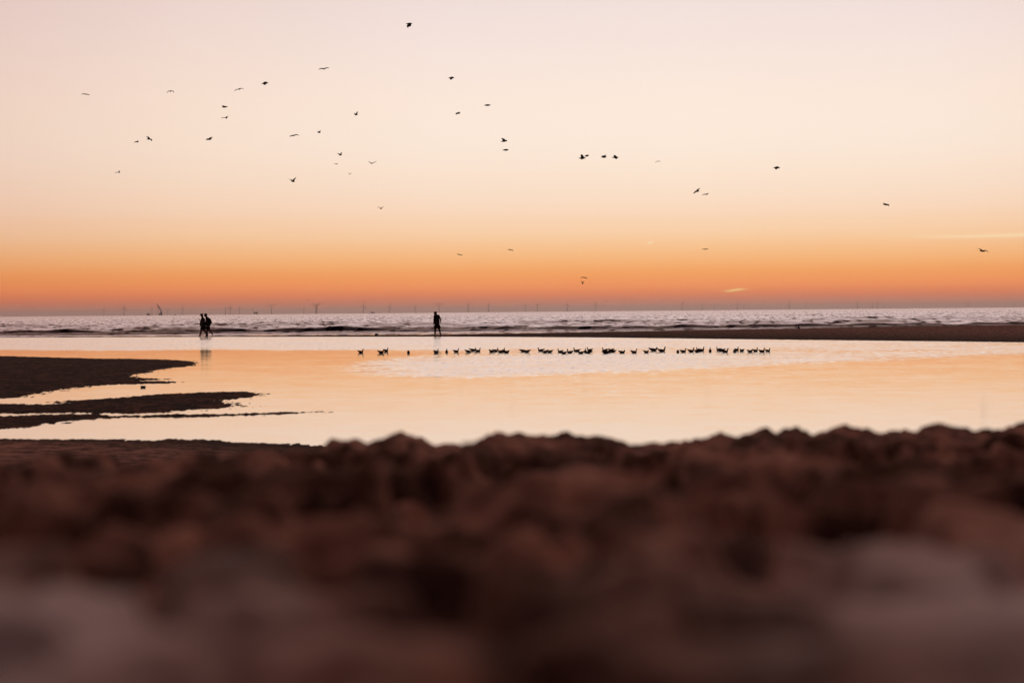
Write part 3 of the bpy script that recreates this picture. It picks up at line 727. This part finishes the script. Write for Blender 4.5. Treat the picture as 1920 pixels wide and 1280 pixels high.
FLY = [
 (Z1, (376, 584), (354, 579), (342, 577), (316, 584), (364, 581), (385, 583), (408, 590), 'gliding'),
 (Z1, (1335, 548), (1303, 546), (1295, 543), (1268, 563), (1318, 545), (1348, 543), (1361, 570), 'wings arched down'),
 (Z1, (962, 1117), (920, 1118), (925, 1112), (905, 1125), (942, 1115), (952, 1107), (968, 1104), 'banking'),
 (Z1, (1100, 1086), (1045, 1086), (1076, 1066), (1050, 1057), (1076, 1082), (1098, 1086), (1102, 1104), 'flapping'),
 (Z1, (1782, 1084), (1724, 1090), (1742, 1083), (1718, 1094), (1755, 1083), (1768, 1072), (1790, 1063), 'banking'),
 (Z2, (1434, 181), (1410, 174), (1395, 173), (1363, 185), (1422, 177), (1445, 165), (1482, 163), 'gliding'),
 (Z2, (798, 334), (720, 345), (754, 322), (776, 314), (762, 337), (774, 348), (764, 366), 'flapping'),
 (Z2, (490, 402), (452, 406), (440, 409), (420, 430), (468, 403), (487, 392), (522, 399), 'wings arched down'),
 (Z2, (338, 602), (272, 607), (300, 597), (290, 596), (308, 604), (322, 598), (334, 600), 'wings folded in'),
 (Z2, (342, 731), (302, 724), (290, 723), (266, 730), (316, 725), (336, 713), (361, 709), 'banking'),
 (Z2, (160, 967), (105, 972), (120, 966), (98, 976), (135, 965), (150, 951), (171, 943), 'banking'),
 (Z2, (1104, 922), (1068, 928), (1060, 929), (1038, 941), (1085, 924), (1110, 914), (1145, 925), 'gliding'),
 (Z2, (1390, 889), (1350, 896), (1362, 884), (1354, 883), (1370, 890), (1377, 877), (1384, 864), 'wings raised'),
 (Z2, (1807, 690), (1764, 697), (1775, 680), (1762, 670), (1786, 690), (1797, 674), (1804, 657), 'wings raised'),
 (Z2, (1629, 1142), (1588, 1148), (1590, 1128), (1566, 1124), (1608, 1140), (1619, 1127), (1630, 1115), 'wings raised'),
 (Z3, (842, 587), (829, 583), (822, 582), (803, 592), (835, 585), (846, 582), (858, 585), 'gliding'),
 (Z3, (1334, 578), (1326, 574), (1305, 561), (1282, 542), (1330, 576), (1364, 564), (1406, 546), 'wings raised'),
 (Z3, (1026, 732), (1018, 729), (1010, 717), (996, 705), (1022, 730), (1034, 720), (1052, 704), 'wings raised'),
 (Z3, (250, 833), (186, 826), (190, 802), (146, 793), (218, 826), (240, 802), (271, 776), 'wings raised'),
 (Z3, (1476, 1217), (1446, 1210), (1438, 1196), (1408, 1186), (1460, 1213), (1480, 1199), (1506, 1186), 'wings raised'),
 (Z4, (210, 157), (133, 160), (162, 176), (156, 199), (176, 164), (190, 182), (186, 204), 'wings beating down'),
 (Z4, (716, 808), (641, 808), (684, 795), (696, 785), (680, 808), (684, 822), (675, 839), 'flapping'),
 (Z4, (1150, 1135), (1071, 1136), (1112, 1127), (1124, 1124), (1112, 1134), (1114, 1141), (1102, 1144), 'wings folded in'),
 (Z4, (790, 1232), (726, 1232), (768, 1219), (783, 1210), (762, 1231), (752, 1241), (736, 1253), 'banking'),
 (Z5, (540, 896), (412, 912), (476, 860), (434, 834), (480, 892), (516, 892), (527, 921), 'flapping'),
 (Z5, (572, 1081), (446, 1081), (518, 1064), (548, 1057), (516, 1075), (510, 1084), (480, 1089), 'wings folded in'),
 (Z6, (364, 254), (236, 256), (306, 222), (290, 196), (306, 248), (310, 258), (302, 271), 'flapping'),
 (Z6, (424, 212), (334, 222), (386, 203), (420, 193), (382, 211), (392, 216), (412, 217), 'wings folded in'),
 (Z6, (744, 237), (636, 237), (688, 216), (670, 203), (695, 232), (707, 216), (730, 203), 'wings raised'),
 (Z6, (957, 243), (836, 242), (898, 222), (882, 208), (900, 238), (918, 246), (927, 265), 'flapping'),
 (Z6, (1673, 313), (1660, 311), (1640, 315), (1616, 343), (1668, 311), (1694, 309), (1709, 333), 'wings arched down'),
 (Z7, (1750, 237), (1628, 234), (1702, 215), (1736, 204), (1690, 236), (1684, 252), (1667, 275), 'flapping'),
 (Z7, (300, 658), (207, 662), (272, 634), (309, 605), (255, 657), (230, 675), (202, 699), 'banking'),
 (Z7, (446, 717), (404, 713), (386, 713), (346, 728), (424, 714), (442, 701), (478, 694), 'gliding'),
 (Z8, (280, 183), (193, 180), (234, 167), (213, 156), (238, 178), (264, 183), (268, 205), 'flapping'),
 (Z8, (1662, 857), (1583, 842), (1604, 820), (1553, 808), (1632, 845), (1668, 840), (1714, 867), 'banking'),
 (Z9, (890, 493), (840, 492), (780, 468), (678, 522), (865, 492), (925, 488), (990, 545), 'gliding'),
 (Z9, (800, 765), (745, 762), (745, 670), (698, 628), (776, 740), (815, 690), (852, 634), 'wings raised'),
 (Z10, (303, 377), (270, 375), (255, 360), (222, 362), (287, 375), (330, 376), (380, 393), 'gliding'),
 (Z10, (1617, 255), (1578, 253), (1566, 239), (1537, 256), (1598, 253), (1645, 248), (1683, 294), 'wings arched down'),
 (ZA, (930, 680), (730, 660), (700, 655), (540, 715), (840, 660), (885, 560), (1000, 562), 'banking'),
 (ZB, (1030, 535), (910, 532), (860, 500), (690, 530), (975, 530), (1060, 490), (1195, 488), 'gliding'),
 ((1136.2, 563.3, 10), (8, 2), (-6, 0), (-7, -6), (-14, -10), (0, 0), (6, -6), (12, -4), 'wings raised'),
 ((1281.0, 568.5, 10), (9, 0), (-7, 2), (-6, -4), (-13, -1), (0, 0), (7, -5), (14, -4), 'gliding'),
 ((1361.7, 579.4, 10), (6, 1), (-5, 0), (-5, -3), (-8, -5), (0, 0), (5, -3), (8, -5), 'wings raised'),
 ((685.6, 577.7, 10), (7, 1), (-6, 0), (-6, -4), (-10, -7), (0, 0), (6, -4), (10, -6), 'wings raised'),
 ((577.3, 562.6, 10), (7, 1), (-6, 0), (-6, -3), (-12, 0), (0, 0), (6, -2), (11, 1), 'gliding'),
]
made = []
for rec in FLY:
    *a, pose = rec
    far_b = a[0][2] == 10
    thin = pose in ('gliding',) or a[0] in (Z9, Z10, ZB)
    r_ = flying(*a, chord=0.99 if thin else 1.05, Dmax=700 if far_b else 330, body=1.1, flip=random.choice((-1, 1)))
    made.append((r_[1], r_[2], r_[0], pose))
made.sort(key=lambda t: t[0])
for i, (x_, y_, o, pose) in enumerate(made):
    where = 'high in the sky' if y_ < 160 else ('mid-sky' if y_ < 420 else 'low over the sea')
    tag(o, '%s flying gull from the left, %s, %s' % (ordinal(i + 1), pose, where), 'gull', 'gulls flying over the beach')

# gull standing on the bank, lump of weed, tub, stick
pg = at_y(1498, 619.3, 172.0)
g_ = MB()
zb = ground(pg.x, 168.0)
g_.loft([(0.03, .10, .07), (0.02, .07, .10), (0.0, .0, .15), (-.01, -.03, .20), (-.02, -.035, .25), (-.02, -.03, .285), (-.02, -.035, .31), (-.02, -.075, .305), (-.02, -.10, .298)],
        [(.02, .006), (.05, .03), (.075, .065), (.07, .06), (.042, .04), (.032, .032), (.028, .028), (.01, .01), .003], 12)
for s in (-1, 1):
    g_.loft([(.03 * s, 0, .11), (.03 * s, 0, .05), (.03 * s, 0, .005), (.03 * s, -.03, .003)], [.008, .005, .006, .010], 6)
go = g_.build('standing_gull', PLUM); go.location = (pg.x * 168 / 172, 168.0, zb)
tag(go, 'gull standing upright on the wet sandbank at the right, by the surf', 'gull')
WEED = mat('wet_black_seaweed', (0.012, 0.012, 0.010), 0.5)
pl = at_y(705.5, 630, 174.0)
wm = MB()
for i in range(9):
    a = i * 2.4; r0 = 0.035 * (i % 3)
    c_ = Vector((math.cos(a) * r0 * 1.3, math.sin(a) * r0, 0.02 + 0.055 * random.random()))
    wm.loft([c_ + Vector((-.05, 0, -.03)), c_ + Vector((-.02, .01, 0.01)), c_ + Vector((.02, -.01, .015)), c_ + Vector((.06, 0, -.03))], [.012, .032, .030, .010], 8)
wo_ = wm.build('seaweed_clump', WEED); wo_.location = (pl.x, 174.0, ground(pl.x, 174.0)); wo_.scale = (1.1, 1.1, 1.5)
tag(wo_, 'black lump of seaweed at the edge of the surf left of the lone person', 'seaweed')
TUB = mat('dark_green_plastic', (0.01, 0.018, 0.014), 0.4)
pt = at_z(268.3, 726.3)
tb = MB().lathe([(0.040, -0.02), (0.055, -0.01), (0.057, 0.022), (0.067, 0.026), (0.067, 0.036), (0.060, 0.038), (0.052, 0.036), (0.048, 0.028)]).build('plastic_tub', TUB)
tb.location = (pt.x, pt.y, 0.0)
tag(tb, 'small dark tub with a flared rim in the still water beside the sandbar', 'tub')
WOOD = mat('wet_driftwood', (0.03, 0.02, 0.015), 0.8)
ps = at_z(315.7, 716.6)
st_ = MB().loft([(0, 0, -.02), (.002, 0, .012), (.004, 0, .03), (.012, 0, .042)], [.010, .008, .007, .004], 8)
st_.loft([(-.10, 0, .006), (-.03, 0, .010), (.05, .01, .006)], [.004, .008, .004], 8)
so = st_.build('driftwood_stick', WOOD); so.location = (ps.x, ps.y, 0.0)
tag(so, 'tiny upright stick at the tip of the thin sand finger', 'driftwood')

# ------------------------------------------------------------------ wind farm on the horizon
WHITE = mat('grey_white_turbine_paint', (0.36, 0.33, 0.32), 0.7, 0.08, 0.05)
YELL = mat('faded_hull_paint', (0.16, 0.13, 0.12), 0.7, 0.2, 0.05)
proto = {}
tm = MB().loft([(0, 0, -4), (0, 0, 12), (0, 0, 14), (0, 0, 50), (0, 0, 88)], [3.7, 3.7, 3.3, 2.9, 2.2], 14).mesh('tower'); tm.materials.append(WHITE)
nm_ = MB().loft([(0, 7, 90), (0, 5.5, 90), (0, -3, 90), (0, -4, 90)], [1.4, 2.2, 2.2, 1.6], 12).mesh('nacelle'); nm_.materials.append(WHITE)
hm_ = MB().loft([(0, -4, 0), (0, -5.5, 0), (0, -7, 0), (0, -7.8, 0)], [1.9, 2.0, 1.4, .4], 12).mesh('rotor_hub'); hm_.materials.append(WHITE)
bm_ = MB().loft([(0, -5.5, 0), (0, -5.5, 3), (0, -5.5, 10), (0, -5.7, 30), (0, -6.2, 50), (0, -6.6, 58)], [(1.2, 1.2), (1.2, 1.2), (1.0, 2.7), (.7, 2.1), (.5, 1.4), (.2, .6)], 8).mesh('blade'); bm_.materials.append(WHITE)
TURB = [(194.5, 579.5, 20, 70), (232.5, 576.5, 8, 55), (284.7, 578, 0, 75), (314.7, 580.5, 60, 20), (342.3, 577.5, 5, 60), (422.5, 577, 5, 85), (431.7, 575.8, 10, 62), (448.8, 577, 0, 70), (509.0, 574.3, 58, 5),
        (569.7, 577.5, 0, 85), (591.8, 574, 62, 15), (593.8, 572.3, 58, 25), (681.3, 572.6, 8, 50), (730.3, 574.2, 20, 45), (778.3, 574.8, 50, 60), (823.4, 571.7, 60, 10), (877.7, 570.5, 0, 85), (915.8, 571.3, 5, 75),
        (984.7, 573.2, 45, 50), (1007.5, 571.8, 50, 50), (1063.5, 570, 10, 50), (1117.2, 570.2, 25, 55), (1278.8, 568.5, 0, 80), (1316.7, 570, 15, 75), (1340, 572.5, 0, 70), (1382.8, 569, 0, 80), (1394.5, 572, 20, 70),
        (1479.7, 567, 8, 70), (1511, 572, 0, 80), (1608, 567, 12, 60), (1635.6, 569.5, 0, 80), (1645, 567.8, 6, 75), (1658, 570.5, 20, 60), (1811.7, 569.5, 0, 80), (1816, 566.8, 10, 65), (1901.4, 567.5, 14, 65)]
for i, (px, hy, rot, yaw) in enumerate(TURB):
    hub = at_y(px, hy, 1000.0)
    D = 1000.0 * (90 - EYE) / (hub.z - EYE)
    D = min(max(D, 22000), 52000)
    hub = at_y(px, hy, D)
    root = bpy.data.objects.new('wind_turbine', None); C.objects.link(root)
    root.location = (hub.x, D, hub.z - 90); root.rotation_euler = (0, 0, R(yaw))
    if root.location.z > 0.0: root.location.z = 0
    for nme, msh in (('tower', tm), ('nacelle', nm_)):
        link(nme, msh, None, root)
    h_ = link('rotor_hub', hm_, None, root); h_.location = (0, 0, 90)
    for k in range(3):
        bl = link('blade', bm_, None, h_); bl.rotation_euler = (0, R(rot + 120 * k), 0)
    shape = 'rotor nearly edge-on' if yaw > 60 else ('rotor facing the shore' if yaw < 30 else 'rotor at an angle')
    tag(root, '%s wind turbine from the left on the hazy horizon, %s' % (ordinal(i + 1), shape), 'wind turbine', 'offshore wind turbines')

# vessels, metres at 25 km: one photo pixel is about 5.5 m
VD = 25000.0; PXM = VD / FPX
def vessel(name, px, label, parts):
    w = at_y(px, horizon(px), VD)
    root = bpy.data.objects.new(name, None); C.objects.link(root); root.location = (w.x, VD, 0)
    for nme, mb in parts: mb.build(nme, YELL, root, False)
    tag(root, label, 'ship'); return root
vz = lambda v: v * PXM
hull = MB().loft([(-vz(3.6), 0, 6), (-vz(3.2), 0, 6), (vz(3), 0, 6), (vz(3.7), 0, 7)], [(4, 4), (14, 6), (14, 6), (5, 5)], 8)
boom = MB().loft([(vz(1.8), 0, vz(9.5)), (-vz(3.2), 0, vz(16.5)), (-vz(6.6), 0, vz(22))], [(3, 4.5), (3, 4.5), (2, 3)], 4)
mast = MB().loft([(vz(0.6), 0, 12), (vz(1.4), 0, vz(7)), (vz(1.9), 0, vz(10))], [(9, 9), (6, 7), (3, 3)], 4)
stay = MB().loft([(vz(1.0), 0, vz(4)), (-vz(4.3), 0, vz(17.5))], [1.8, 1.8], 4)
hook = MB().loft([(-vz(4.8), 0, vz(17.5)), (-vz(4.6), 0, 8)], [1.6, 1.6], 4)
deck = MB().box((vz(0.6), 0, vz(3.1)), (vz(6), 24, vz(2.0))).box((vz(2), 0, vz(4.6)), (vz(3), 18, vz(1)))
vessel('crane_ship', 300.8, 'crane ship with a tall slanted boom among the turbines at the far left', [('hull', hull), ('boom', boom), ('mast', mast), ('stay', stay), ('hoist_cable', hook), ('deck_house', deck)])
jack = MB().box((0, 0, 12), (vz(5.5), 30, 10)).box((vz(.5), 0, 20), (vz(3.6), 24, 6))
vessel('supply_ship', 278.0, 'low flat vessel just left of the tall crane ship on the horizon', [('hull', MB().box((0, 0, 5), (vz(6.5), 26, 8))), ('deck_house', jack)])
legs = [('leg', MB().loft([(vz(x), 0, -4), (vz(x), 0, vz(6.0))], [2.2, 2.2], 6)) for x in (-2.2, 1.8, 3.6)]
vessel('jack_up_platform', 479.3, 'jack-up platform with a thin raised crane left of the large turbine', [('hull', MB().box((0, 0, vz(2.6)), (vz(6.4), 30, vz(2.6)))), ('boom', MB().loft([(-vz(2.6), 0, vz(4)), (-vz(7), 0, vz(14))], [2.2, 1.4], 4))] + legs)
vessel('service_vessel', 698.5, 'small vessel with a high bridge on the horizon left of the lone person', [('hull', MB().loft([(-vz(3.6), 0, 5), (-vz(2.8), 0, 5), (vz(3), 0, 5), (vz(4.4), 0, 7)], [(3, 3), (7, 5), (7, 5), (3, 4)], 8)),
        ('bridge', MB().box((-vz(0.8), 0, vz(2.4)), (vz(1.8), 10, vz(1.8)))), ('mast', MB().loft([(-vz(0.9), 0, vz(3)), (-vz(1.1), 0, vz(4.6))], [1.4, .9], 6))])
vessel('service_vessel', 328.6, 'tiny low vessel between two turbines right of the tall crane ship', [('hull', MB().loft([(-vz(1.8), 0, 3), (-vz(1.4), 0, 3), (vz(1.4), 0, 3), (vz(2.0), 0, 4)], [(2, 2), (5, 4), (5, 4), (2, 3)], 8)), ('bridge', MB().box((vz(.6), 0, vz(1.2)), (vz(.9), 8, vz(.9))))])

# ------------------------------------------------------------------ haze over the sea
HZ = bpy.data.materials.new('sea_haze'); HZ.use_nodes = True
hn = HZ.node_tree; hn.nodes.remove(hn.nodes['Principled BSDF'])
pv = hn.nodes.new('ShaderNodeVolumePrincipled')
pv.inputs['Color'].default_value = (0.95, 0.90, 0.90, 1); pv.inputs['Density'].default_value = 1.5e-5; pv.inputs['Anisotropy'].default_value = 0.75
hn.links.new(pv.outputs[0], hn.nodes['Material Output'].inputs['Volume'])
hb_ = MB().box((0, 60000, 96), (150000, 145000, 208)).build('haze', HZ, None, False)
tag(hb_, kind='stuff')
